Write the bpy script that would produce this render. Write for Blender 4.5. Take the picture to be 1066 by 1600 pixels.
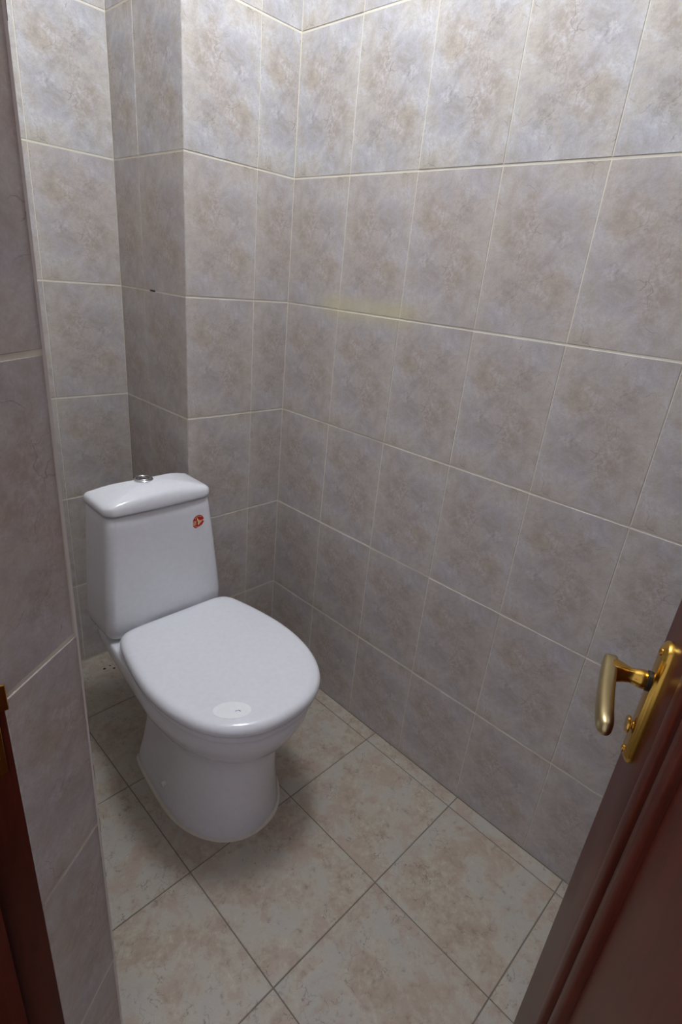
import bpy, bmesh, math, random
from mathutils import Vector, Matrix
random.seed(7)
for o in list(bpy.data.objects):
    bpy.data.objects.remove(o)
scene = bpy.context.scene
col = scene.collection

# ------------------------------------------------------------------ camera
# x: towards the long wall (x = 0), y: towards the wall behind the toilet, z up
CAM = Vector((-1.0625, -1.2505, 1.2621))
YAW, PITCH, ROLL = math.radians(47.62), math.radians(-23.03), math.radians(5.83)
F_PX = 851.0
fw = Vector((math.sin(YAW)*math.cos(PITCH), math.cos(YAW)*math.cos(PITCH), math.sin(PITCH)))
rt = Vector((math.cos(YAW), -math.sin(YAW), 0))
up = rt.cross(fw)
r2 = rt*math.cos(ROLL) + up*math.sin(ROLL)
u2 = -rt*math.sin(ROLL) + up*math.cos(ROLL)
cd = bpy.data.cameras.new('camera')
cd.sensor_fit = 'VERTICAL'; cd.sensor_height = 36.0
cd.lens = F_PX/1600*36.0
cd.clip_start = 0.02
cam = bpy.data.objects.new('camera', cd); col.objects.link(cam)
cam.matrix_world = Matrix(((r2.x, u2.x, -fw.x, CAM.x), (r2.y, u2.y, -fw.y, CAM.y), (r2.z, u2.z, -fw.z, CAM.z), (0, 0, 0, 1)))
scene.camera = cam

# ------------------------------------------------------------------ light
world = bpy.data.worlds.new('world'); scene.world = world
world.use_nodes = True
world.node_tree.nodes['Background'].inputs[0].default_value = (0.80, 0.78, 0.90, 1)
world.node_tree.nodes['Background'].inputs[1].default_value = 0.75
LAMP_POS = (-0.43, -0.53, 2.40)
LAMP_STRENGTH = 59.0
LAMP_COL = (0.905, 0.965, 1.05, 1)
scene.view_settings.view_transform = 'Standard'
scene.view_settings.look = 'None'
scene.view_settings.gamma = 1.0
scene.view_settings.use_curve_mapping = False
scene.view_settings.exposure = 0.0

# ------------------------------------------------------------------ helpers
def lin(c):
    return tuple(((v/255)/12.92 if v/255 <= 0.04045 else ((v/255+0.055)/1.055)**2.4) for v in c) + (1,)

class NT:
    def __init__(self, name):
        self.m = bpy.data.materials.new(name); self.m.use_nodes = True
        self.t = self.m.node_tree; self.b = self.t.nodes['Principled BSDF']
    def n(self, typ, **kw):
        nd = self.t.nodes.new(typ)
        for k, v in kw.items(): setattr(nd, k, v)
        return nd
    def link(self, a, b): self.t.links.new(a, b)
    def math(self, op, a, b=None, clamp=False):
        nd = self.n('ShaderNodeMath', operation=op); nd.use_clamp = clamp
        for i, v in enumerate((a, b)):
            if v is None: continue
            if isinstance(v, (int, float)): nd.inputs[i].default_value = v
            else: self.link(v, nd.inputs[i])
        return nd.outputs[0]
    def noise(self, vec, scale, detail=4, rough=0.55, dist=0.0, w=None):
        nd = self.n('ShaderNodeTexNoise')
        if w is not None:
            nd.noise_dimensions = '4D'; self.link(w, nd.inputs['W'])
        self.link(vec, nd.inputs['Vector'])
        nd.inputs['Scale'].default_value = scale; nd.inputs['Detail'].default_value = detail
        nd.inputs['Roughness'].default_value = rough; nd.inputs['Distortion'].default_value = dist
        return nd.outputs['Fac']
    def ramp(self, fac, lo, hi):
        nd = self.n('ShaderNodeMapRange'); nd.interpolation_type = 'SMOOTHSTEP'
        self.link(fac, nd.inputs[0]); nd.inputs[1].default_value = lo; nd.inputs[2].default_value = hi
        return nd.outputs[0]
    def mix(self, fac, a, b, mode='MIX'):
        nd = self.n('ShaderNodeMix', data_type='RGBA', blend_type=mode)
        if isinstance(fac, (int, float)): nd.inputs[0].default_value = fac
        else: self.link(fac, nd.inputs[0])
        for i, v in ((6, a), (7, b)):
            if isinstance(v, tuple): nd.inputs[i].default_value = v
            else: self.link(v, nd.inputs[i])
        return nd.outputs[2]
    def bump(self, h, strength, dist=0.001):
        nd = self.n('ShaderNodeBump'); nd.inputs['Strength'].default_value = strength
        nd.inputs['Distance'].default_value = dist
        self.link(h, nd.inputs['Height']); self.link(nd.outputs[0], self.b.inputs['Normal'])

def plain(name, c, rough=0.5, metal=0.0, spec=0.5, coat=0.0):
    t = NT(name); b = t.b
    tc = t.n('ShaderNodeTexCoord').outputs['Object']
    k = t.noise(tc, 90, 3)
    c2 = tuple(v*0.90 for v in c[:3]) + (1,)
    t.link(t.mix(k, c, c2), b.inputs['Base Color'])
    b.inputs['Roughness'].default_value = rough; b.inputs['Metallic'].default_value = metal
    b.inputs['Specular IOR Level'].default_value = spec; b.inputs['Coat Weight'].default_value = coat
    b.inputs['Coat Roughness'].default_value = 0.08
    return t.m

def wall_tile_material():
    t = NT('glazed_wall_tile'); b = t.b
    uv = t.n('ShaderNodeUVMap').outputs[0]           # one print per tile: u 0..1, v 0..1.5
    sep = t.n('ShaderNodeSeparateXYZ'); t.link(uv, sep.inputs[0])
    info = t.n('ShaderNodeObjectInfo'); rnd = info.outputs['Random']
    batch = t.n('ShaderNodeSeparateXYZ'); t.link(info.outputs['Color'], batch.inputs[0])
    warp = t.noise(uv, 2.4, 6, 0.6, 0.3)
    big = t.noise(uv, 1.5, 6, 0.60, 0.5)
    mid = t.noise(uv, 3.6, 7, 0.66, 0.4)
    tiny = t.noise(uv, 15, 6, 0.75, 0.3)
    fine = t.noise(uv, 60, 4, 0.7)
    light = lin((210, 209, 210)); cool = lin((190, 190, 196)); warm = lin((197, 189, 177)); brown = lin((168, 152, 137)); grey = lin((164, 156, 149))
    c = t.mix(t.ramp(big, 0.34, 0.60), cool, warm)
    c = t.mix(t.math('MULTIPLY', t.ramp(mid, 0.46, 0.66), 1.0), c, light)
    c = t.mix(t.math('MULTIPLY', t.ramp(mid, 0.50, 0.30), 0.75), c, grey)
    def spotmask(cu, cv, ru, rv, amp):
        a = t.math('DIVIDE', t.math('SUBTRACT', sep.outputs[0], cu), ru)
        e = t.math('DIVIDE', t.math('SUBTRACT', sep.outputs[1], cv), rv)
        r = t.math('SQRT', t.math('ADD', t.math('MULTIPLY', a, a), t.math('MULTIPLY', e, e)))
        return t.ramp(t.math('ADD', r, t.math('MULTIPLY', t.math('SUBTRACT', warp, 0.5), amp)), 1.25, 0.0)
    # brown blotches round the middle of the print, rusty crust beside them
    blot = t.math('MAXIMUM', spotmask(0.38, 0.95, 0.30, 0.34, 4.2), t.math('MULTIPLY', spotmask(0.66, 0.55, 0.36, 0.40, 4.4), 0.8))
    blot = t.math('MULTIPLY', blot, t.ramp(tiny, 0.30, 0.62))
    c = t.mix(t.math('MULTIPLY', blot, 0.72), c, brown)
    pale = t.math('MULTIPLY', spotmask(0.72, 0.86, 0.26, 0.14, 2.2), t.ramp(tiny, 0.50, 0.60))
    c = t.mix(t.math('MULTIPLY', pale, 0.75), c, lin((234, 233, 236)))
    spark = t.math('MULTIPLY', spotmask(0.70, 0.84, 0.28, 0.16, 2.2), t.ramp(tiny, 0.46, 0.38))
    c = t.mix(t.math('MULTIPLY', spark, 0.5), c, lin((140, 128, 122)))
    # hair cracks, dark and pale
    vw = t.n('ShaderNodeVectorMath', operation='ADD')
    nz = t.n('ShaderNodeTexNoise'); t.link(uv, nz.inputs['Vector']); nz.inputs['Scale'].default_value = 3.2; nz.inputs['Detail'].default_value = 8
    sc = t.n('ShaderNodeVectorMath', operation='SCALE'); t.link(nz.outputs['Color'], sc.inputs[0]); sc.inputs['Scale'].default_value = 0.42
    t.link(uv, vw.inputs[0]); t.link(sc.outputs[0], vw.inputs[1])
    vo = t.n('ShaderNodeTexVoronoi', feature='DISTANCE_TO_EDGE'); t.link(vw.outputs[0], vo.inputs['Vector']); vo.inputs['Scale'].default_value = 3.0
    vein = t.math('MULTIPLY', t.ramp(vo.outputs['Distance'], 0.016, 0.0), t.ramp(t.noise(uv, 3.3, 2), 0.50, 0.60))
    c = t.mix(t.math('MULTIPLY', vein, 0.65), c, lin((120, 108, 102)))
    sprig = t.math('MULTIPLY', spotmask(0.36, 0.36, 0.20, 0.20, 1.2), t.ramp(t.math('ABSOLUTE', t.math('SUBTRACT', t.noise(uv, 6.5, 6, 0.7, 0.5), 0.5)), 0.035, 0.0))
    c = t.mix(t.math('MULTIPLY', sprig, 0.6), c, lin((132, 122, 118)))
    vo2 = t.n('ShaderNodeTexVoronoi', feature='DISTANCE_TO_EDGE'); t.link(vw.outputs[0], vo2.inputs['Vector']); vo2.inputs['Scale'].default_value = 6.5
    v2 = t.math('MULTIPLY', t.ramp(vo2.outputs['Distance'], 0.020, 0.0), t.ramp(mid, 0.50, 0.58))
    c = t.mix(t.math('MULTIPLY', v2, 0.28), c, lin((234, 233, 232)))
    # fine grain and slight batch differences
    c = t.mix(t.math('MULTIPLY', t.ramp(tiny, 0.42, 0.70), 0.32), c, lin((160, 151, 144)))
    c = t.mix(t.math('MULTIPLY', t.ramp(fine, 0.35, 0.75), 0.24), c, lin((142, 133, 126)))
    c = t.mix(t.math('MULTIPLY', rnd, 0.06), c, lin((150, 140, 130)))
    c = t.mix(t.math('MULTIPLY', batch.outputs[0], 0.24), c, lin((170, 152, 140)))
    # a yellowed smear of old glue round one joint of the long wall
    pos = t.n('ShaderNodeNewGeometry').outputs['Position']
    ps = t.n('ShaderNodeSeparateXYZ'); t.link(pos, ps.inputs[0])
    inx = t.ramp(ps.outputs[0], -0.03, -0.01)
    dy = t.ramp(t.math('ABSOLUTE', t.math('ADD', ps.outputs[1], 0.29)), 0.20, 0.10)
    dz = t.ramp(t.math('ABSOLUTE', t.math('SUBTRACT', ps.outputs[2], 1.197)), 0.045, 0.005)
    st = t.math('MULTIPLY', t.math('MULTIPLY', inx, dy), t.math('MULTIPLY', dz, 0.45))
    c = t.mix(st, c, lin((205, 196, 150)))
    t.link(c, b.inputs['Base Color'])
    b.inputs['Roughness'].default_value = 0.42
    b.inputs['Specular IOR Level'].default_value = 0.35
    t.bump(tiny, 0.18, 0.0010)
    return t.m

def floor_tile_material():
    t = NT('matt_floor_tile'); b = t.b
    uv = t.n('ShaderNodeUVMap').outputs[0]
    rnd = t.n('ShaderNodeObjectInfo').outputs['Random']
    w = t.math('MULTIPLY', rnd, 37.0)
    big = t.noise(uv, 1.7, 6, 0.62, 0.5, w)
    mid = t.noise(uv, 3.2, 7, 0.66, 0.4, w)
    spot = t.noise(uv, 11, 7, 0.75, 0.3, w)
    fine = t.noise(uv, 70, 4, 0.7)
    base = lin((181, 172, 157)); grey = lin((173, 168, 159)); pink = lin((172, 156, 141)); brown = lin((156, 138, 120)); dark = lin((132, 121, 110))
    c = t.mix(t.ramp(big, 0.38, 0.58), grey, base)
    c = t.mix(t.math('MULTIPLY', t.ramp(mid, 0.46, 0.58), 0.95), c, pink)
    c = t.mix(t.math('MULTIPLY', t.math('MULTIPLY', t.ramp(big, 0.46, 0.60), t.ramp(spot, 0.36, 0.66)), 0.75), c, brown)
    c = t.mix(t.math('MULTIPLY', t.ramp(spot, 0.55, 0.68), 0.65), c, dark)
    c = t.mix(t.math('MULTIPLY', t.ramp(spot, 0.44, 0.28), 0.6), c, lin((198, 195, 189)))
    vw = t.n('ShaderNodeVectorMath', operation='ADD')
    nz = t.n('ShaderNodeTexNoise', noise_dimensions='4D'); t.link(uv, nz.inputs['Vector']); t.link(w, nz.inputs['W']); nz.inputs['Scale'].default_value = 5.0; nz.inputs['Detail'].default_value = 6
    sc = t.n('ShaderNodeVectorMath', operation='SCALE'); t.link(nz.outputs['Color'], sc.inputs[0]); sc.inputs['Scale'].default_value = 0.5
    t.link(uv, vw.inputs[0]); t.link(sc.outputs[0], vw.inputs[1])
    vo = t.n('ShaderNodeTexVoronoi', feature='DISTANCE_TO_EDGE'); t.link(vw.outputs[0], vo.inputs['Vector']); vo.inputs['Scale'].default_value = 4.5
    vein = t.math('MULTIPLY', t.ramp(vo.outputs['Distance'], 0.018, 0.0), t.ramp(t.noise(uv, 4.0, 2, 0.5, 0, w), 0.50, 0.60))
    c = t.mix(t.math('MULTIPLY', vein, 0.75), c, lin((104, 94, 86)))
    c = t.mix(t.math('MULTIPLY', t.ramp(fine, 0.35, 0.75), 0.14), c, lin((140, 128, 116)))
    t.link(c, b.inputs['Base Color'])
    b.inputs['Roughness'].default_value = 0.5
    b.inputs['Specular IOR Level'].default_value = 0.35
    t.bump(spot, 0.2, 0.001)
    return t.m

def wood_material():
    t = NT('varnished_mahogany'); b = t.b
    tc = t.n('ShaderNodeTexCoord').outputs['Object']
    mp = t.n('ShaderNodeMapping'); t.link(tc, mp.inputs[0]); mp.inputs['Scale'].default_value = (9, 9, 1.1)
    g = t.noise(mp.outputs[0], 4, 6, 0.6, 0.8)
    f = t.noise(mp.outputs[0], 30, 4, 0.6)
    c = t.mix(t.ramp(g, 0.32, 0.68), lin((74, 30, 20)), lin((88, 37, 24)))
    c = t.mix(t.math('MULTIPLY', t.ramp(f, 0.4, 0.7), 0.25), c, lin((62, 26, 19)))
    t.link(c, b.inputs['Base Color'])
    b.inputs['Roughness'].default_value = 0.30
    b.inputs['Specular IOR Level'].default_value = 0.12
    return t.m

M = {}
M['walltile'] = wall_tile_material()
M['floortile'] = floor_tile_material()
M['wood'] = wood_material()
M['grout'] = plain('cream_grout', lin((226, 220, 204)), 0.9, spec=0.1)
M['floorgrout'] = plain('grey_floor_grout', lin((122, 115, 104)), 0.95, spec=0.1)
M['plaster'] = plain('white_plaster', lin((225, 224, 220)), 0.9, spec=0.1)
M['ceramic'] = plain('white_sanitary_ceramic', lin((238, 239, 244)), 0.10, spec=0.5)
M['seat'] = plain('white_seat_plastic', lin((236, 237, 242)), 0.13, spec=0.5)
M['chrome'] = plain('chrome', lin((205, 205, 208)), 0.12, 1.0)
M['brass'] = plain('polished_brass', lin((212, 168, 78)), 0.22, 1.0)
M['satin_brass'] = plain('satin_brass', lin((196, 178, 132)), 0.33, 1.0)
M['rubber'] = plain('black_plastic', lin((28, 27, 27)), 0.5)
M['caulk'] = plain('silicone', lin((216, 210, 198)), 0.5)
M['red'] = plain('red_print', lin((190, 22, 24)), 0.45)
M['beige'] = plain('beige_print', lin((226, 204, 160)), 0.45)
M['film'] = plain('white_film', lin((252, 253, 255)), 0.25)
M['ink'] = plain('blue_ink', lin((70, 90, 150)), 0.6)
M['dirt'] = plain('dark_dirt', lin((66, 58, 46)), 0.95, spec=0.1)
tl = NT('lamp_glass')
tl.b.inputs['Base Color'].default_value = (0.9, 0.9, 0.9, 1)
tl.b.inputs['Emission Color'].default_value = LAMP_COL
tl.b.inputs['Emission Strength'].default_value = LAMP_STRENGTH
M['lampglass'] = tl.m

def new_obj(name, verts, faces, mat, parent=None, smooth=None, uvs=None):
    me = bpy.data.meshes.new(name)
    me.from_pydata([tuple(v) for v in verts], [], faces)
    bm = bmesh.new(); bm.from_mesh(me); bmesh.ops.recalc_face_normals(bm, faces=bm.faces); bm.to_mesh(me); bm.free()
    if uvs:
        lay = me.uv_layers.new(name='UVMap')
        for lp in me.loops: lay.data[lp.index].uv = uvs[lp.vertex_index]
    me.materials.append(mat)
    if smooth is not None:
        me.polygons.foreach_set('use_smooth', [True]*len(me.polygons))
        me.set_sharp_from_angle(angle=math.radians(smooth))
    o = bpy.data.objects.new(name, me); col.objects.link(o)
    if parent is not None: o.parent = parent
    return o

def empty(name, loc=(0, 0, 0), rz=0.0, parent=None):
    o = bpy.data.objects.new(name, None); col.objects.link(o)
    o.location = loc; o.rotation_euler = (0, 0, rz); o.empty_display_size = 0.05
    if parent is not None: o.parent = parent
    return o

def tag(o, label, cat, kind=None, group=None):
    o['label'] = label; o['category'] = cat
    if kind: o['kind'] = kind
    if group: o['group'] = group
    return o

def box_geo(x0, x1, y0, y1, z0, z1):
    v = [(x, y, z) for z in (z0, z1) for y in (y0, y1) for x in (x0, x1)]
    f = [(0, 2, 3, 1), (4, 5, 7, 6), (0, 1, 5, 4), (2, 6, 7, 3), (0, 4, 6, 2), (1, 3, 7, 5)]
    return v, f

def box(name, b, mat, parent=None):
    v, f = box_geo(*b); return new_obj(name, v, f, mat, parent)

def bevel_box(name, b, mat, parent=None, w=0.002, seg=2):
    v, f = box_geo(*b)
    bm = bmesh.new()
    vs = [bm.verts.new(p) for p in v]
    for q in f: bm.faces.new([vs[i] for i in q])
    bmesh.ops.recalc_face_normals(bm, faces=bm.faces)
    bmesh.ops.bevel(bm, geom=bm.edges[:], offset=w, segments=seg, profile=0.5, affect='EDGES')
    me = bpy.data.meshes.new(name); bm.to_mesh(me); bm.free()
    me.materials.append(mat)
    me.polygons.foreach_set('use_smooth', [True]*len(me.polygons)); me.set_sharp_from_angle(angle=math.radians(40))
    o = bpy.data.objects.new(name, me); col.objects.link(o)
    if parent is not None: o.parent = parent
    return o

def prism(name, poly, z0, z1, mat, parent=None):
    n = len(poly)
    v = [(x, y, z0) for x, y in poly] + [(x, y, z1) for x, y in poly]
    f = [tuple(range(n)), tuple(range(n, 2*n))] + [(i, (i+1) % n, n+(i+1) % n, n+i) for i in range(n)]
    return new_obj(name, v, f, mat, parent)

def loft_geo(rings, cap0=True, cap1=True):
    n = len(rings[0]); v = [p for r in rings for p in r]; f = []
    for k in range(len(rings)-1):
        for i in range(n):
            j = (i+1) % n
            f.append((k*n+i, k*n+j, (k+1)*n+j, (k+1)*n+i))
    if cap0: f.append(tuple(range(n)))
    if cap1: f.append(tuple(range((len(rings)-1)*n, len(rings)*n)))
    return v, f

def loft(name, rings, mat, parent=None, cap0=True, cap1=True, smooth=50):
    v, f = loft_geo(rings, cap0, cap1)
    return new_obj(name, v, f, mat, parent, smooth)

def lathe(name, prof, mat, parent=None, seg=40, smooth=45, axis=None):
    rings = [[(r*math.cos(2*math.pi*i/seg), r*math.sin(2*math.pi*i/seg), z) for i in range(seg)] for r, z in prof]
    o = loft(name, rings, mat, parent, smooth=smooth)
    return o

def catmull(pts, n):
    out = []; m = len(pts)
    for s in range(m):
        p0, p1, p2, p3 = (Vector(pts[(s+k-1) % m]) for k in range(4))
        for i in range(n):
            t = i/n
            out.append(0.5*((2*p1) + (p2-p0)*t + (2*p0-5*p1+4*p2-p3)*t*t + (-p0+3*p1-3*p2+p3)*t**3))
    return out

def offset2(pts, d):
    """move a closed plan outline inwards by d along its normals"""
    n = len(pts); out = []
    area = sum(pts[i].x*pts[(i+1) % n].y - pts[(i+1) % n].x*pts[i].y for i in range(n))
    s = 1 if area > 0 else -1
    for i in range(n):
        t = (pts[(i+1) % n]-pts[i-1])
        if t.length < 1e-9: out.append(pts[i].copy()); continue
        t.normalize()
        nn = Vector((-t.y, t.x))*s
        out.append(pts[i] + nn*d)
    return out

# ------------------------------------------------------------------ tiles
TILE_CACHE = {}
def tile_mesh(name, w, h, ou, ov, flip, scale, mat, ch=0.0008, th=0.004):
    key = (name, round(w, 4), round(h, 4), round(ou, 3), round(ov, 3), flip)
    if key in TILE_CACHE: return TILE_CACHE[key]
    v = []
    for ins, d in ((ch, 0.0), (0, -ch), (0, -th)):
        v += [(ins, ins, d), (w-ins, ins, d), (w-ins, h-ins, d), (ins, h-ins, d)]
    f = [(0, 1, 2, 3)]
    for k in (0, 4):
        for i in range(4):
            j = (i+1) % 4
            f.append((k+i, k+4+i, k+4+j, k+j))
    me = bpy.data.meshes.new(name); me.from_pydata(v, [], f)
    lay = me.uv_layers.new(name='UVMap')
    for lp in me.loops:
        p = v[lp.vertex_index]; a, b = (p[0]+ou)/scale, (p[1]+ov)/scale
        if flip: a, b = 1-a, 1.5-b
        lay.data[lp.index].uv = (a, b)
    me.materials.append(mat)
    TILE_CACHE[key] = me
    return me

def lay_tiles(parent, origin, du, us, vs, gap_u, gap_v, flips=None, tilts=None, full=0.2027, cut_left=()):
    """tiles on an upright wall: origin = plan point of u = 0, du = plan direction, face normal to the right-hand side of du x up"""
    du = Vector((du[0], du[1], 0)).normalized(); dv = Vector((0, 0, 1)); dn = du.cross(dv)
    for i in range(len(us)-1):
        for j in range(len(vs)-1):
            w = us[i+1]-us[i]-gap_u; h = vs[j+1]-vs[j]-gap_v
            if w < 0.004 or h < 0.004: continue
            fl = flips(i, j) if flips else False
            ou = max(0.0, full-gap_u-w) if i in cut_left else 0.0
            ov = max(0.0, 0.2985-h) if j == 0 else 0.0
            me = tile_mesh('tile', w, h, ou, ov, fl, 0.2, M['walltile'])
            o = bpy.data.objects.new('tile', me); col.objects.link(o); o.parent = parent
            o.color = (0.0 if vs[j] > 1.3 else 1.0, 0, 0, 1)     # the upper courses come from a paler batch
            p = Vector((origin[0], origin[1], 0)) + du*(us[i]+gap_u/2) + dv*(vs[j]+gap_v/2)
            rr = random.Random(i*31+j*7+len(parent.name))
            tx = rr.uniform(-0.0012, 0.0012); ty = rr.uniform(-0.0012, 0.0012)
            if tilts: tx += tilts(i, j)
            R = Matrix(((du.x, dv.x, dn.x, p.x), (du.y, dv.y, dn.y, p.y), (du.z, dv.z, dn.z, p.z), (0, 0, 0, 1)))
            o.matrix_world = R @ Matrix.Translation((0, 0, rr.uniform(-0.0002, 0.0003))) @ Matrix.Rotation(tx, 4, 'X') @ Matrix.Rotation(ty, 4, 'Y')

Z5, ROW = 0.2892, 0.30
TOP = 2.50
ZS = [0.0] + [Z5+ROW*k for k in range(8)] + [TOP]
W = 0.2027
XE, XS, YB, YT, XV = -0.3204, -0.1178, 0.3398, 0.2072, -0.5246
XL = -0.888                        # face of the left wall
YL = -0.718                        # where the left wall turns into the splay
SX, SY = -0.978, -0.779            # outer end of the splay (door frame)
YF = -1.58                         # front wall
D = 0.0009                         # depth of the joints
GH, GV = 0.0040, 0.0017            # wide level joints, thin upright joints

# ------------------------------------------------------------------ room shell
wr = tag(box('wall_right', (D, 0.12, YF-0.1, YB+0.1, -0.05, TOP), M['grout']), 'long grey beige tiled wall running past the toilet to the door', 'wall', 'structure')
ys = [0, 0.2001] + [0.2001+W*k for k in range(1, 8)]
ys = [y for y in ys if y < -YF-0.02] + [-YF]
# u runs from the corner towards the door: du = -y, normal = du x z = (-1,0,0)
lay_tiles(wr, (0, 0), (0, -1), ys, ZS, GV, GH, flips=lambda i, j: (i*5+j*3) % 7 in (1, 4) if j > 3 else j in (1, 3) or (i+j) % 3 == 0)

wb = tag(box('wall_back', (-1.1, XE+0.01, YB+D, YB+0.12, -0.05, TOP), M['grout']), 'narrow tiled wall in the recess behind the left of the cistern', 'wall', 'structure')
xs = [0, -XE+XV and (XE-XV)]; xs = [0, XE-XV, XE-XV+W, XE-XL]
# du = -x from the box corner; normal would be +y, so run the other way
us = [0, (XV-W)-XL, XV-XL, XE-XL]
lay_tiles(wb, (XL, YB), (1, 0), us, ZS, GV, GH, flips=lambda i, j: True if j > 4 else (i+j) % 2 == 0, cut_left=(0,))

wd = tag(box('wall_duct', (XE+D, D+0.001, D, YB+0.05, -0.05, TOP), M['grout']), 'tiled pipe boxing jutting out in the corner behind the cistern', 'wall', 'structure')
lay_tiles(wd, (XE, 0), (1, 0), [0, XS-XE, -XE], ZS, GV, GH, flips=lambda i, j: (j*2+i) % 5 == 1)
lay_tiles(wd, (XE, YB), (0, -1), [0, YB-YT, YB], ZS, GV, GH, flips=lambda i, j: (j+i) % 3 == 1, cut_left=(0,))
# a black chip in the joint on the side of the boxing
bevel_box('joint_chip', (XE-0.0006, XE+0.004, 0.150, 0.175, Z5+0.9-0.0022, Z5+0.9+0.0022), M['rubber'], wd, 0.0004, 1)

wl = tag(prism('wall_left', [(XL-D, YB+0.12), (XL-D, YL-0.0005), (SX-0.0008, SY+D), (SX-0.004, -0.755), (-1.10, -0.755), (-1.10, YB+0.12)], -0.05, TOP, M['grout']),
         'tiled left wall with a narrow splayed return beside the door frame', 'wall', 'structure')
nL = [0, 0.1178, 0.1178+W, 0.1178+2*W, 0.1178+3*W, 0.1178+4*W, YB-YL]
lay_tiles(wl, (XL, YL), (0, 1), nL, ZS, GV, GH, flips=lambda i, j: (i+j) % 2 == 0, cut_left=(0,))
ZL = [0.0] + [0.279+ROW*k for k in range(8)] + [TOP]
sd = Vector((XL-SX, YL-SY)); slen = sd.length
lay_tiles(wl, (SX, SY), (sd.x, sd.y), [0, slen-0.001], ZL, 0.0006, 0.0046, flips=lambda i, j: j % 2 == 0)
# pale bead of grout up the corner of the splay
bp = [(XL+0.0006, YL-0.0022), (XL+0.0010, YL+0.0006), (XL-0.001, YL+0.002), (XL-0.003, YL-0.001)]
prism('grout_bead', bp, 0.0, TOP, M['caulk'], wl)
for z0_, z1_ in ((0.722, 0.765), (0.655, 0.680), (0.560, 0.585), (0.470, 0.478), (1.410, 1.428), (1.455, 1.470)):
    prism('joint_gap', [(XL+0.0012, YL-0.0018), (XL+0.0016, YL+0.0002), (XL-0.0005, YL+0.0004), (XL-0.0008, YL-0.0014)], z0_, z1_, M['dirt'], wl)

wf = tag(box('wall_front', (-1.1, 0.05, YF-0.12, YF-D, -0.05, TOP), M['grout']), 'tiled wall at the door end of the room', 'wall', 'structure')
lay_tiles(wf, (0, YF), (-1, 0), [0, .2, .4, .6, .8, .95], ZS, GV, GH)
tag(box('wall_entry', (-1.10, -0.985, YF, -1.474, -0.05, TOP), M['plaster']), 'short plastered wall beside the door hinges', 'wall', 'structure')
tag(box('wall_lintel', (-1.10, -0.985, -1.474, -0.755, 2.055, TOP), M['plaster']), 'plastered lintel above the door opening', 'wall', 'structure')
tag(box('ceiling', (-1.1, 0.1, YF-0.1, YB+0.1, TOP, TOP+0.06), M['plaster']), 'white plastered ceiling of the small room', 'ceiling', 'structure')

fl = tag(box('floor', (-1.9, 0.05, -2.3, YB+0.1, -0.08, -0.0013), M['floorgrout']), 'mottled beige tiled floor of the small room', 'floor', 'structure')
G = 0.2987; FX, FY = -0.0438, -0.5179
fxs = [SX+0.0, FX-3*G, FX-2*G, FX-G, FX, -0.0015]
fys = [YF] + [FY+G*k for k in range(-3, 3)] + [YB]
for i in range(len(fxs)-1):
    for j in range(len(fys)-1):
        x0, x1, y0, y1 = fxs[i]+0.0011, fxs[i+1]-0.0011, fys[j]+0.0011, fys[j+1]-0.0011
        if x1-x0 < 0.005 or y1-y0 < 0.005: continue
        if x0 < XL and y1 > YL:
            if x1 < XL: continue
        o = bpy.data.objects.new('tile', tile_mesh('floor_tile', x1-x0, y1-y0, (i*0.37) % 1, (j*0.71) % 1, False, 0.2, M['floortile'], 0.0009, 0.006))
        col.objects.link(o); o.parent = fl
        rr = random.Random(i*13+j)
        o.matrix_world = Matrix.Translation((x0, y0, rr.uniform(-0.0003, 0.0))) @ Matrix.Rotation(rr.uniform(-.001, .001), 4, 'X')
    
# ------------------------------------------------------------------ door frame and door
tr = tag(empty('trim_1', (SX, SY, 0)), 'dark mahogany door frame with a brass strike plate', 'door frame', 'structure')
YH = -1.4335                        # hinge side face of the opening
def fp(pts): return [(x-SX, y-SY) for x, y in pts]
prism('jamb', fp([(SX, SY), (SX-0.038, SY), (SX-0.038, SY-0.012), (-1.105, SY-0.012), (-1.105, -0.7565), (SX, -0.7565)]), 0.0, 2.05, M['wood'], tr)
prism('jamb', fp([(SX, YH), (SX, -1.4735), (-1.105, -1.4735), (-1.105, YH+0.012), (SX-0.038, YH+0.012), (SX-0.038, YH)]), 0.0, 2.05, M['wood'], tr)
v, f = box_geo(-1.105-SX, 0, YH-SY, 0, 2.015, 2.05); new_obj('head', v, f, M['wood'], tr)
v, f = box_geo(-1.105-SX, -0.001, YH+0.012-SY, -0.012, 0.0, 0.012); new_obj('threshold', v, f, M['wood'], tr)
sp = bevel_box('strike_plate', (-0.030, -0.006, -0.0022, 0.0, 0.795, 0.905), M['brass'], tr, 0.0008, 1); sp['label'] = 'brass strike plate'
bevel_box('latch_hole', (-0.026, -0.011, -0.0026, -0.001, 0.850, 0.866), M['rubber'], sp, 0.0004, 1)
bevel_box('bolt_hole', (-0.026, -0.011, -0.0026, -0.001, 0.815, 0.838), M['rubber'], sp, 0.0004, 1)
bevel_box('lip', (-0.008, 0.0035, -0.0022, -0.0002, 0.868, 0.897), M['brass'], sp, 0.0008, 1)

DW, DT, DH = 0.648, 0.040, 2.00
OPEN = math.radians(70.3)
HX, HY = -0.9755, -1.4280
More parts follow.
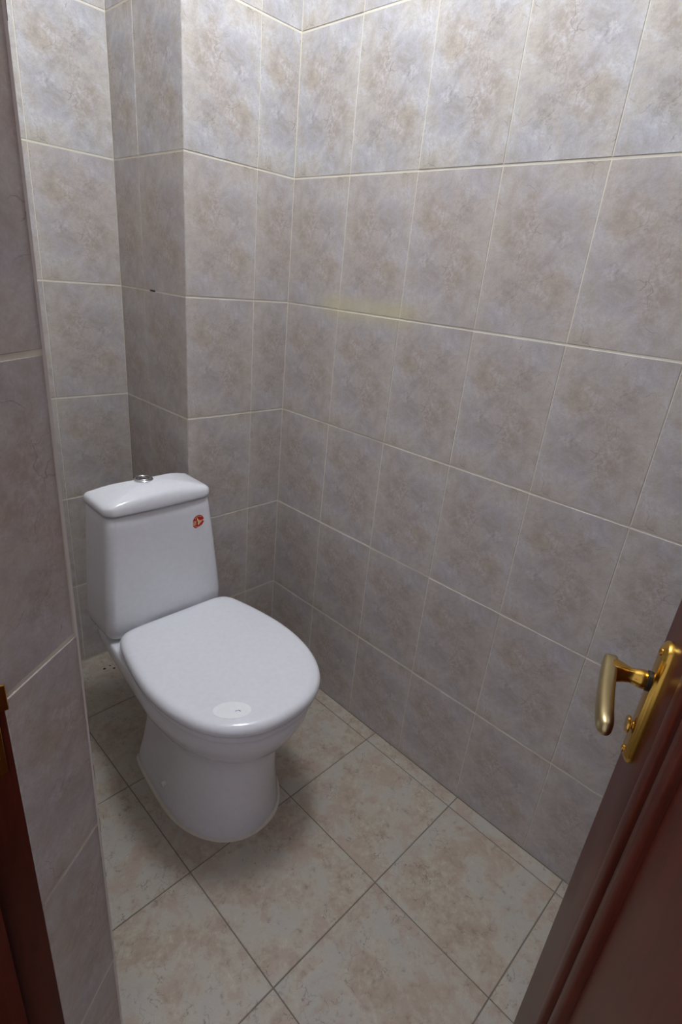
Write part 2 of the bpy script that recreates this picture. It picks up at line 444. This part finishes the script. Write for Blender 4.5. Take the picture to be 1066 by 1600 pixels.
# door local: X from the hinges to the free edge, Y = normal of the face turned to the opening, Z up
door = tag(empty('door_1', (HX, HY, 0.008), math.radians(90)-OPEN), 'dark mahogany panelled door with a brass lever handle, standing open', 'door', 'structure')
ST = 0.135
y0, y1 = 0.0, DT
for a, b_ in ((0, ST), (DW-ST, DW)):
    bevel_box('stile', (a, b_, y0, y1, 0.006, DH), M['wood'], door, 0.003, 2)
for a, b_ in ((0.006, 0.20), (DH-0.16, DH)):
    bevel_box('rail', (ST, DW-ST, y0, y1, a, b_), M['wood'], door, 0.0015, 1)
bevel_box('panel', (ST, DW-ST, 0.005, DT-0.005, 0.20, DH-0.16), M['wood'], door, 0.0015, 1)
# moulding with two rounded ridges round the panel, both faces
def ring_rect(ins, y):
    a0, a1, z0, z1 = ST+ins, DW-ST-ins, 0.20+ins, DH-0.16-ins
    return [(a0, y, z0), (a1, y, z0), (a1, y, z1), (a0, y, z1)]
prof = [(-0.006, DT-0.001)]
for k in range(9):
    t = math.pi*k/8; prof.append((0.010-0.015*math.cos(t), DT+0.001+0.008*math.sin(t)))
prof.append((0.027, DT-0.006))
for k in range(9):
    t = math.pi*k/8; prof.append((0.047-0.019*math.cos(t), DT-0.006+0.012*math.sin(t)))
prof.append((0.067, DT-0.0062)); prof.append((0.067, DT-0.012)); prof.append((-0.006, DT-0.012))
for side in (0, 1):
    rings = [ring_rect(i_, (y if side == 0 else DT-y)) for i_, y in prof]
    n = 4; v = [p for r in rings for p in r]; f = []
    for k in range(len(rings)):
        k2 = (k+1) % len(rings)
        for i in range(4):
            j = (i+1) % 4
            f.append((k*4+i, k*4+j, k2*4+j, k2*4+i))
    new_obj('moulding', v, f, M['wood'], door, 50)

# handle: long plate, lever, privacy turn
PA = DW-0.048                       # spindle, along the leaf
PZ = 0.862
def plate_outline(hw, z0, z1, n=10):
    pts = []
    for k in range(n+1):
        t = math.pi*k/n; pts.append(Vector((hw*math.cos(t), z1-hw*0.9+hw*0.9*math.sin(t))))
    for k in range(n+1):
        t = math.pi+math.pi*k/n; pts.append(Vector((hw*math.cos(t), z0+hw*0.9+hw*0.9*math.sin(t))))
    return pts
po = plate_outline(0.019, -0.117, 0.056)
rings = []
for ins, y in ((0, -0.0005), (0, 0.004), (0.0012, 0.0062), (0.0045, 0.0078), (0.0060, 0.0092), (0.0085, 0.0098)):
    rings.append([(PA+q.x, DT+y, PZ+q.y) for q in offset2(po, ins)])
plate = loft('handle_plate', rings, M['brass'], door, smooth=35); plate['label'] = 'long brass handle plate'
def lathe_y(name, prof, a, z, mat, parent, seg=28, squash=1.0):
    rings = [[(a+r*math.cos(2*math.pi*i/seg), DT+y, z+r*squash*math.sin(2*math.pi*i/seg)) for i in range(seg)] for r, y in prof]
    return loft(name, rings, mat, parent, smooth=40)
lathe_y('screw', [(0.0045, 0.009), (0.0045, 0.0112), (0.0030, 0.0122), (0.0006, 0.0124)], PA, PZ+0.042, M['brass'], plate)
lathe_y('screw', [(0.0045, 0.009), (0.0045, 0.0112), (0.0030, 0.0122), (0.0006, 0.0124)], PA, PZ-0.103, M['brass'], plate)
lathe_y('collar', [(0.0115, 0.009), (0.0120, 0.0105), (0.0120, 0.0135), (0.0100, 0.0140)], PA, PZ, M['rubber'], plate)
# lever: round waisted neck growing into a squared elbow, then a flattened grip turning back towards the hinges
def sq(t, e):
    c, s_ = math.cos(t), math.sin(t)
    return math.copysign(abs(c)**(2/e), c), math.copysign(abs(s_)**(2/e), s_)
nk = []
for y, ra, rz, e in [(yy if yy < 0.022 else yy-0.005*(yy-0.021)/0.03, a1_, a2_, a3_) for yy, a1_, a2_, a3_ in [(0.0125, 0.0100, 0.0100, 2), (0.016, 0.0112, 0.0112, 2), (0.021, 0.0110, 0.0110, 2), (0.027, 0.0092, 0.0094, 2), (0.033, 0.0084, 0.0090, 2.2), (0.039, 0.0090, 0.0098, 2.6), (0.046, 0.0106, 0.0110, 3.4), (0.052, 0.0118, 0.0116, 4.0), (0.058, 0.0120, 0.0116, 4.5)]]:
    r_ = []
    for i_ in range(28):
        c_, s_ = sq(2*math.pi*i_/28, e); r_.append((PA+ra*c_, DT+y, PZ+rz*s_))
    nk.append(r_)
loft('lever_neck', nk, M['brass'], plate, smooth=40)
def grip_ring(a, yc, wy, hz, zc, e=3.2, n=28):
    r_ = []
    for i_ in range(n):
        c_, s_ = sq(2*math.pi*i_/n, e); r_.append((PA+a, DT+yc+wy*c_, PZ+zc+hz*s_))
    return r_
gr = [grip_ring(g[0], g[1]-0.006, *g[2:]) for g in [(0.0150, 0.0590, 0.0068, 0.0098, 0.0, 4.5), (0.0140, 0.0590, 0.0078, 0.0112, 0.0, 4.5), (0.008, 0.0592, 0.0082, 0.0118, 0.0, 4.2), (-0.006, 0.0600, 0.0085, 0.0116, -0.0003, 3.8),
      (-0.022, 0.0610, 0.0086, 0.0110, -0.0006, 3.4), (-0.045, 0.0625, 0.0086, 0.0108, -0.001, 3.2), (-0.070, 0.0635, 0.0087, 0.0110, -0.001, 3.0), (-0.090, 0.0636, 0.0087, 0.0112, -0.0015, 2.8),
      (-0.102, 0.0632, 0.0082, 0.0106, -0.0015, 2.6), (-0.109, 0.0628, 0.0066, 0.0088, -0.0015, 2.4), (-0.113, 0.0625, 0.0038, 0.0054, -0.0015, 2.2), (-0.1142, 0.0625, 0.0010, 0.0014, -0.0015, 2)]]
loft('lever_grip', gr, M['satin_brass'], plate, smooth=50)['label'] = 'satin brass lever grip'
lathe_y('thumb_turn', [(0.0060, 0.0085), (0.0060, 0.0105), (0.0040, 0.0110), (0.0040, 0.0128), (0.0100, 0.0132), (0.0108, 0.0150), (0.0100, 0.0168), (0.0008, 0.0172)], PA, PZ-0.067, M['brass'], plate)

# ------------------------------------------------------------------ toilet
TX = -0.460
toilet = tag(empty('toilet', (TX, 0, 0)), 'white ceramic close coupled toilet with closed lid by the tiled boxing', 'toilet')
# seat outline (half), plan, local x
half = [(0.0, -0.152), (0.065, -0.1515), (0.115, -0.153), (0.144, -0.162), (0.161, -0.185), (0.174, -0.235), (0.1865, -0.305), (0.1915, -0.375), (0.186, -0.445), (0.166, -0.515), (0.128, -0.573), (0.070, -0.609), (0.0, -0.619)]
def mirrored(h):
    return [Vector(p) for p in h] + [Vector((-x, y)) for x, y in reversed(h[1:-1])]
seat2 = catmull(mirrored(half), 5)
def ring(pts, z): return [(q.x, q.y, z) for q in pts]
cent = Vector((0, -0.39))
def scaled(pts, k): return [cent+(q-cent)*k for q in pts]
LZ = 0.406
rings = [ring(offset2(seat2, 0.016), LZ+0.001), ring(offset2(seat2, 0.006), LZ), ring(offset2(seat2, 0.0012), LZ+0.003), ring(seat2, LZ+0.008), ring(offset2(seat2, 0.0002), LZ+0.014),
         ring(offset2(seat2, 0.0022), LZ+0.020), ring(offset2(seat2, 0.0060), LZ+0.0245), ring(offset2(seat2, 0.0115), LZ+0.0275), ring(offset2(seat2, 0.019), LZ+0.0292), ring(offset2(seat2, 0.030), LZ+0.0300)]
s0 = offset2(seat2, 0.030)
for k in (0.7, 0.4, 0.1): rings.append(ring(scaled(s0, k), LZ+0.0302))
lid = loft('seat_lid', rings, M['seat'], toilet, smooth=60); lid['label'] = 'closed white seat lid'
SZ = 0.386
rings = [ring(offset2(seat2, 0.050), SZ), ring(offset2(seat2, 0.009), SZ), ring(offset2(seat2, 0.0075), SZ+0.003), ring(offset2(seat2, 0.0065), SZ+0.010), ring(offset2(seat2, 0.0090), SZ+0.0160), ring(offset2(seat2, 0.012), SZ+0.0195), ring(offset2(seat2, 0.05), SZ+0.0195)]
loft('seat_ring', rings, M['seat'], toilet, smooth=50)
for s in (-1, 1):
    hv = [[(s*0.078+0.014*math.cos(2*math.pi*i/20), -0.148+0.012*math.sin(2*math.pi*i/20), z) for i in range(20)] for z in (0.380, 0.405, 0.412)]
    loft('hinge', hv, M['seat'], toilet)
# bowl body: sections from the rim down to the foot
def body_outline(hw, yf, yb, hb, yw, n=5):
    """hw half width at the widest, yf front, yb back, hb half width at the back, yw widest position"""
    L = yw-yf
    h = [(0, yb), (hb*0.55, yb), (hb*0.90, yb-0.004), (hb, yb-0.028), (hb+(hw-hb)*0.45, (yb+yw)/2+0.02), (hw*0.985, yw+0.05), (hw, yw)]
    for k in range(1, 6):
        t = math.pi/2*k/6
        h.append((hw*math.cos(t)**0.92, yw-L*math.sin(t)**1.02))
    h.append((0, yf))
    return catmull(mirrored(h), n)
secs = [  # z, hw, yf, yb, hb, yw
    (0.3880, 0.140, -0.565, -0.030, 0.110, -0.36),
    (0.3880, 0.178, -0.604, -0.012, 0.1445, -0.36),
    (0.3840, 0.1825, -0.6085, -0.009, 0.1490, -0.36),
    (0.3700, 0.1840, -0.6095, -0.008, 0.1505, -0.36),
    (0.3480, 0.1820, -0.6055, -0.008, 0.1490, -0.36),
    (0.3300, 0.1770, -0.5980, -0.010, 0.1430, -0.36),
    (0.3100, 0.1690, -0.5880, -0.018, 0.1300, -0.36),
    (0.2920, 0.1600, -0.5780, -0.035, 0.1170, -0.36),
    (0.2780, 0.1480, -0.5660, -0.062, 0.1080, -0.365),
    (0.2670, 0.1350, -0.5530, -0.095, 0.1000, -0.37),
    (0.2560, 0.1235, -0.5420, -0.125, 0.0960, -0.375),
    (0.2400, 0.1160, -0.5350, -0.145, 0.0930, -0.375),
    (0.2000, 0.1140, -0.5320, -0.152, 0.0930, -0.370),
    (0.1400, 0.1190, -0.5310, -0.150, 0.0980, -0.365),
    (0.0800, 0.1280, -0.5320, -0.145, 0.1080, -0.355),
    (0.0300, 0.1390, -0.5340, -0.140, 0.1200, -0.350),
    (0.0060, 0.1420, -0.5350, -0.138, 0.1240, -0.350),
    (0.0000, 0.1415, -0.5345, -0.139, 0.1235, -0.350)]
rings = [ring(body_outline(*s[1:]), s[0]) for s in secs]
bowl = loft('bowl', rings, M['ceramic'], toilet, smooth=75)
# silicone bead round the foot
b0 = body_outline(*secs[-1][1:])
rings = [ring(offset2(b0, 0.001), 0.0052), ring(offset2(b0, -0.0030), 0.0050), ring(offset2(b0, -0.0068), 0.0), ring(offset2(b0, 0.001), -0.0008)]
v, f = loft_geo(rings, False, False)
new_obj('silicone_bead', v, f, M['caulk'], toilet, 50)
for s in (-1, 1):
    q = [[(s*(0.1335+d), -0.318+r*math.cos(2*math.pi*i/16), 0.062+r*math.sin(2*math.pi*i/16)) for i in range(16)] for r, d in ((0.0065, -0.01), (0.0065, 0.004), (0.005, 0.0062), (0.001, 0.007))]
    loft('bolt_cap', q, M['ceramic'], bowl)
# cistern
def rrect(hw, yf, yb, rf, rb, bow, n=8):
    pts = []
    def arc(cx, cy, r, a0):
        for k in range(n+1):
            t = a0+math.pi/2*k/n; pts.append(Vector((cx+r*math.cos(t), cy+r*math.sin(t))))
    arc(hw-rb, yb-rb, rb, 0)
    arc(-hw+rb, yb-rb, rb, math.pi/2)
    arc(-hw+rf, yf+rf, rf, math.pi)
    for k in range(1, 12):
        t = -1+2*k/12; pts.append(Vector((t*(hw-rf), yf-bow*(1-t*t))))
    arc(hw-rf, yf+rf, rf, 1.5*math.pi)
    return pts
tk = [(0.3925, 0.122, -0.112, 0.030), (0.3925, 0.140, -0.124, 0.030), (0.3945, 0.149, -0.131, 0.032), (0.400, 0.1555, -0.137, 0.033), (0.412, 0.1595, -0.1400, 0.034), (0.440, 0.1605, -0.1405, 0.034),
      (0.520, 0.1535, -0.1395, 0.034), (0.620, 0.1445, -0.1375, 0.034), (0.690, 0.1375, -0.1355, 0.034), (0.7165, 0.1345, -0.1345, 0.034), (0.7185, 0.1325, -0.133, 0.034), (0.7185, 0.105, -0.110, 0.03)]
def tank_off(z): return -0.004-0.0075*(z-0.39)/0.33
rings = [ring([q+Vector((tank_off(z), 0)) for q in rrect(hw, yf, -0.006, rf-0.010, 0.012, 0.002)], z) for z, hw, yf, rf in tk]
tank = loft('cistern', rings, M['ceramic'], toilet, smooth=60)
# lid of the cistern, arched from side to side
LH = 0.1390; LO = -0.0110
lo = rrect(LH, -0.1395, -0.006, 0.031, 0.014, 0.003)
LB = 0.7240
lc = Vector((0, -0.072))
def scaled2(pts, k): return [lc+Vector(((q.x-lc.x)*k, (q.y-lc.y)*k)) for q in pts]
def lidring(ins, z, arch):
    o_ = offset2(lo, ins) if ins < 0.03 else scaled2(offset2(lo, 0.0115), ins)
    return [(q.x+LO, q.y, z - arch*(q.x/LH)**2) for q in o_]
rings = [lidring(0.012, LB, 0), lidring(0.003, LB, 0), lidring(0.0006, LB+0.0025, 0), lidring(0.0, LB+0.008, 0.0), lidring(0.0006, LB+0.020, 0.005), lidring(0.003, LB+0.029, 0.010), lidring(0.0070, LB+0.0355, 0.0145),
         lidring(0.0115, LB+0.0390, 0.0165), lidring(0.90, LB+0.0415, 0.0180), lidring(0.78, LB+0.0445, 0.0190), lidring(0.60, LB+0.0470, 0.020), lidring(0.40, LB+0.0485, 0.020), lidring(0.2, LB+0.0493, 0.020), lidring(0.05, LB+0.0495, 0.020)]
clid = loft('cistern_lid', rings, M['ceramic'], toilet, smooth=70)
def at_lid(r, z, n=36): return [(r*math.cos(2*math.pi*i/n)+LO-0.012, -0.066+r*math.sin(2*math.pi*i/n), LB+0.0487+z) for i in range(n)]
btn = loft('flush_button', [at_lid(0.0225, -0.003), at_lid(0.0225, 0.0025), at_lid(0.0205, 0.0045), at_lid(0.0175, 0.0050), at_lid(0.0160, 0.0035), at_lid(0.0160, -0.001)], M['chrome'], clid, smooth=40)
btn['label'] = 'round chrome flush button'
loft('button_cap', [at_lid(0.0148, -0.001), at_lid(0.0148, 0.0040), at_lid(0.0136, 0.0052), at_lid(0.0085, 0.0055), at_lid(0.0075, 0.0042), at_lid(0.0010, 0.0042)], M['chrome'], btn, smooth=40)
# torn red sticker with a beige wing on the front of the cistern
def tank_front(x, z):
    for (za, ha, ya, _), (zb, hb_, yb_, _) in zip(tk, tk[1:]):
        if za <= z <= zb and zb > za:
            k = (z-za)/(zb-za); h_ = ha+(hb_-ha)*k-0.024; y = ya+(yb_-ya)*k
            return y-0.002*max(0, 1-((x-tank_off(z))/h_)**2)
    return -0.14
def patch(name, poly, lift, mat, parent, cx, cz, s):
    v = [];
    for a, b_ in poly:
        x, z = cx+a*s, cz+b_*s
        v.append((x, tank_front(x, z)-lift, z))
    cxm = sum(p[0] for p in v)/len(v); czm = sum(p[2] for p in v)/len(v)
    n = len(v); v2 = v + [(cxm, tank_front(cxm, czm)-lift, czm)] + [(p[0], p[1]+lift+0.0003, p[2]) for p in v]
    f = [(i, (i+1) % n, n) for i in range(n)] + [(i, n+1+i, n+1+(i+1) % n, (i+1) % n) for i in range(n)]
    return new_obj(name, v2, f, mat, parent)
disc = []
for k in range(28):
    t = math.radians(8+k*(352-8)/27); r_ = 1.0
    x, z = r_*math.cos(t), r_*math.sin(t)
    if -70 < math.degrees(t)-270 < -10 or 200 < math.degrees(t) < 250: x -= 0.12; z -= 0.22
    disc.append((x, z))
disc.append((0.40, -0.18))
CX_, CZ_, S_ = 0.0835, 0.6630, 0.0160
st = patch('sticker', disc, 0.00035, M['red'], tank, CX_, CZ_, S_); st['label'] = 'torn red sticker with a beige wing'
patch('sticker_mark', [(-0.25, 0.62), (-0.02, 0.25), (0.30, 0.02), (0.85, 0.06), (0.95, -0.02), (0.55, -0.12), (0.62, -0.22), (0.25, -0.42), (0.05, -0.70), (-0.18, -0.62), (-0.12, -0.2), (-0.28, 0.25)], 0.0006, M['beige'], st, CX_, CZ_, S_)
for k in range(4):
    z_ = 0.04-0.19*k
    patch('sticker_mark', [(-0.95-0.05*k, z_+0.05), (-0.42, z_+0.08), (-0.40, z_-0.03), (-0.95-0.05*k, z_-0.04)], 0.0006, M['beige'], st, CX_, CZ_, S_)
for k in range(6):
    t = math.radians(135-k*16); x, z = 0.80*math.cos(t), 0.80*math.sin(t)
    patch('sticker_mark', [(x-0.05, z-0.08), (x+0.05, z-0.08), (x+0.06, z+0.07), (x-0.04, z+0.08)], 0.0006, M['beige'], st, CX_, CZ_, S_)
for k in range(6):
    t = math.radians(222+k*15); x, z = 0.86*math.cos(t)-0.06, 0.86*math.sin(t)-0.12
    patch('sticker_mark', [(x-0.05, z-0.07), (x+0.05, z-0.07), (x+0.04, z+0.07), (x-0.05, z+0.06)], 0.0006, M['beige'], st, CX_, CZ_, S_)
# oval film label on the lid
e1 = Vector((0.80, -0.60)); e2 = Vector((0.60, 0.80))
oc = Vector((-0.551-TX, -0.540))
def oval(k, z, n=40): return [((oc+e1*0.039*k*math.cos(2*math.pi*i/n)+e2*0.0235*k*math.sin(2*math.pi*i/n)).to_tuple() + (z,)) for i in range(n)]
film = loft('oval_label', [oval(1.0, LZ+0.0299), oval(1.0, LZ+0.0304), oval(0.97, LZ+0.0305)], M['film'], lid); film['label'] = 'pale oval film label with a pen mark'
pm = [oc+e1*0.006+e2*(-0.003), oc+e1*0.014+e2*0.0, oc+e1*0.018+e2*(-0.004), oc+e1*0.016+e2*(-0.005), oc+e1*0.013+e2*(-0.0015), oc+e1*0.007+e2*(-0.0045)]
new_obj('pen_mark', [(q.x, q.y, LZ+0.0307) for q in pm], [tuple(range(6))], M['ink'], film)

# ------------------------------------------------------------------ dirt by the skirting
for k, (x, y, s) in enumerate([(-0.495, 0.258, 0.0050), (-0.474, 0.262, 0.0035), (-0.470, 0.242, 0.0040)]):
    rr = random.Random(k); n = 9
    base = [(s*rr.uniform(0.6, 1.1)*math.cos(2*math.pi*i/n), s*rr.uniform(0.6, 1.1)*math.sin(2*math.pi*i/n)) for i in range(n)]
    o = loft('dirt_crumb', [[(a, b_, -0.0003) for a, b_ in base], [(a*0.7, b_*0.7, s*0.3) for a, b_ in base], [(a*0.2, b_*0.2, s*0.42) for a, b_ in base]], M['dirt'], smooth=60)
    o.location = (x, y, 0); tag(o, 'dark crumb of dirt on the floor tiles behind the toilet', 'dirt', group='crumbs of dirt behind the toilet')

# ------------------------------------------------------------------ ceiling lamp
lamp = tag(empty('ceiling_lamp', (LAMP_POS[0], LAMP_POS[1], TOP)), 'round white glass ceiling lamp', 'lamp')
lathe('lamp_base', [(0.055, 0.0), (0.055, -0.022), (0.050, -0.026)], M['plaster'], lamp)
R_ = 0.125
prof = [(0.048, -0.024)] + [(R_*math.sin(math.radians(a)), -0.024-0.080+R_*0.85*math.cos(math.radians(a))) for a in range(28, 178, 6)]
lathe('lamp_globe', prof, M['lampglass'], lamp, smooth=80)
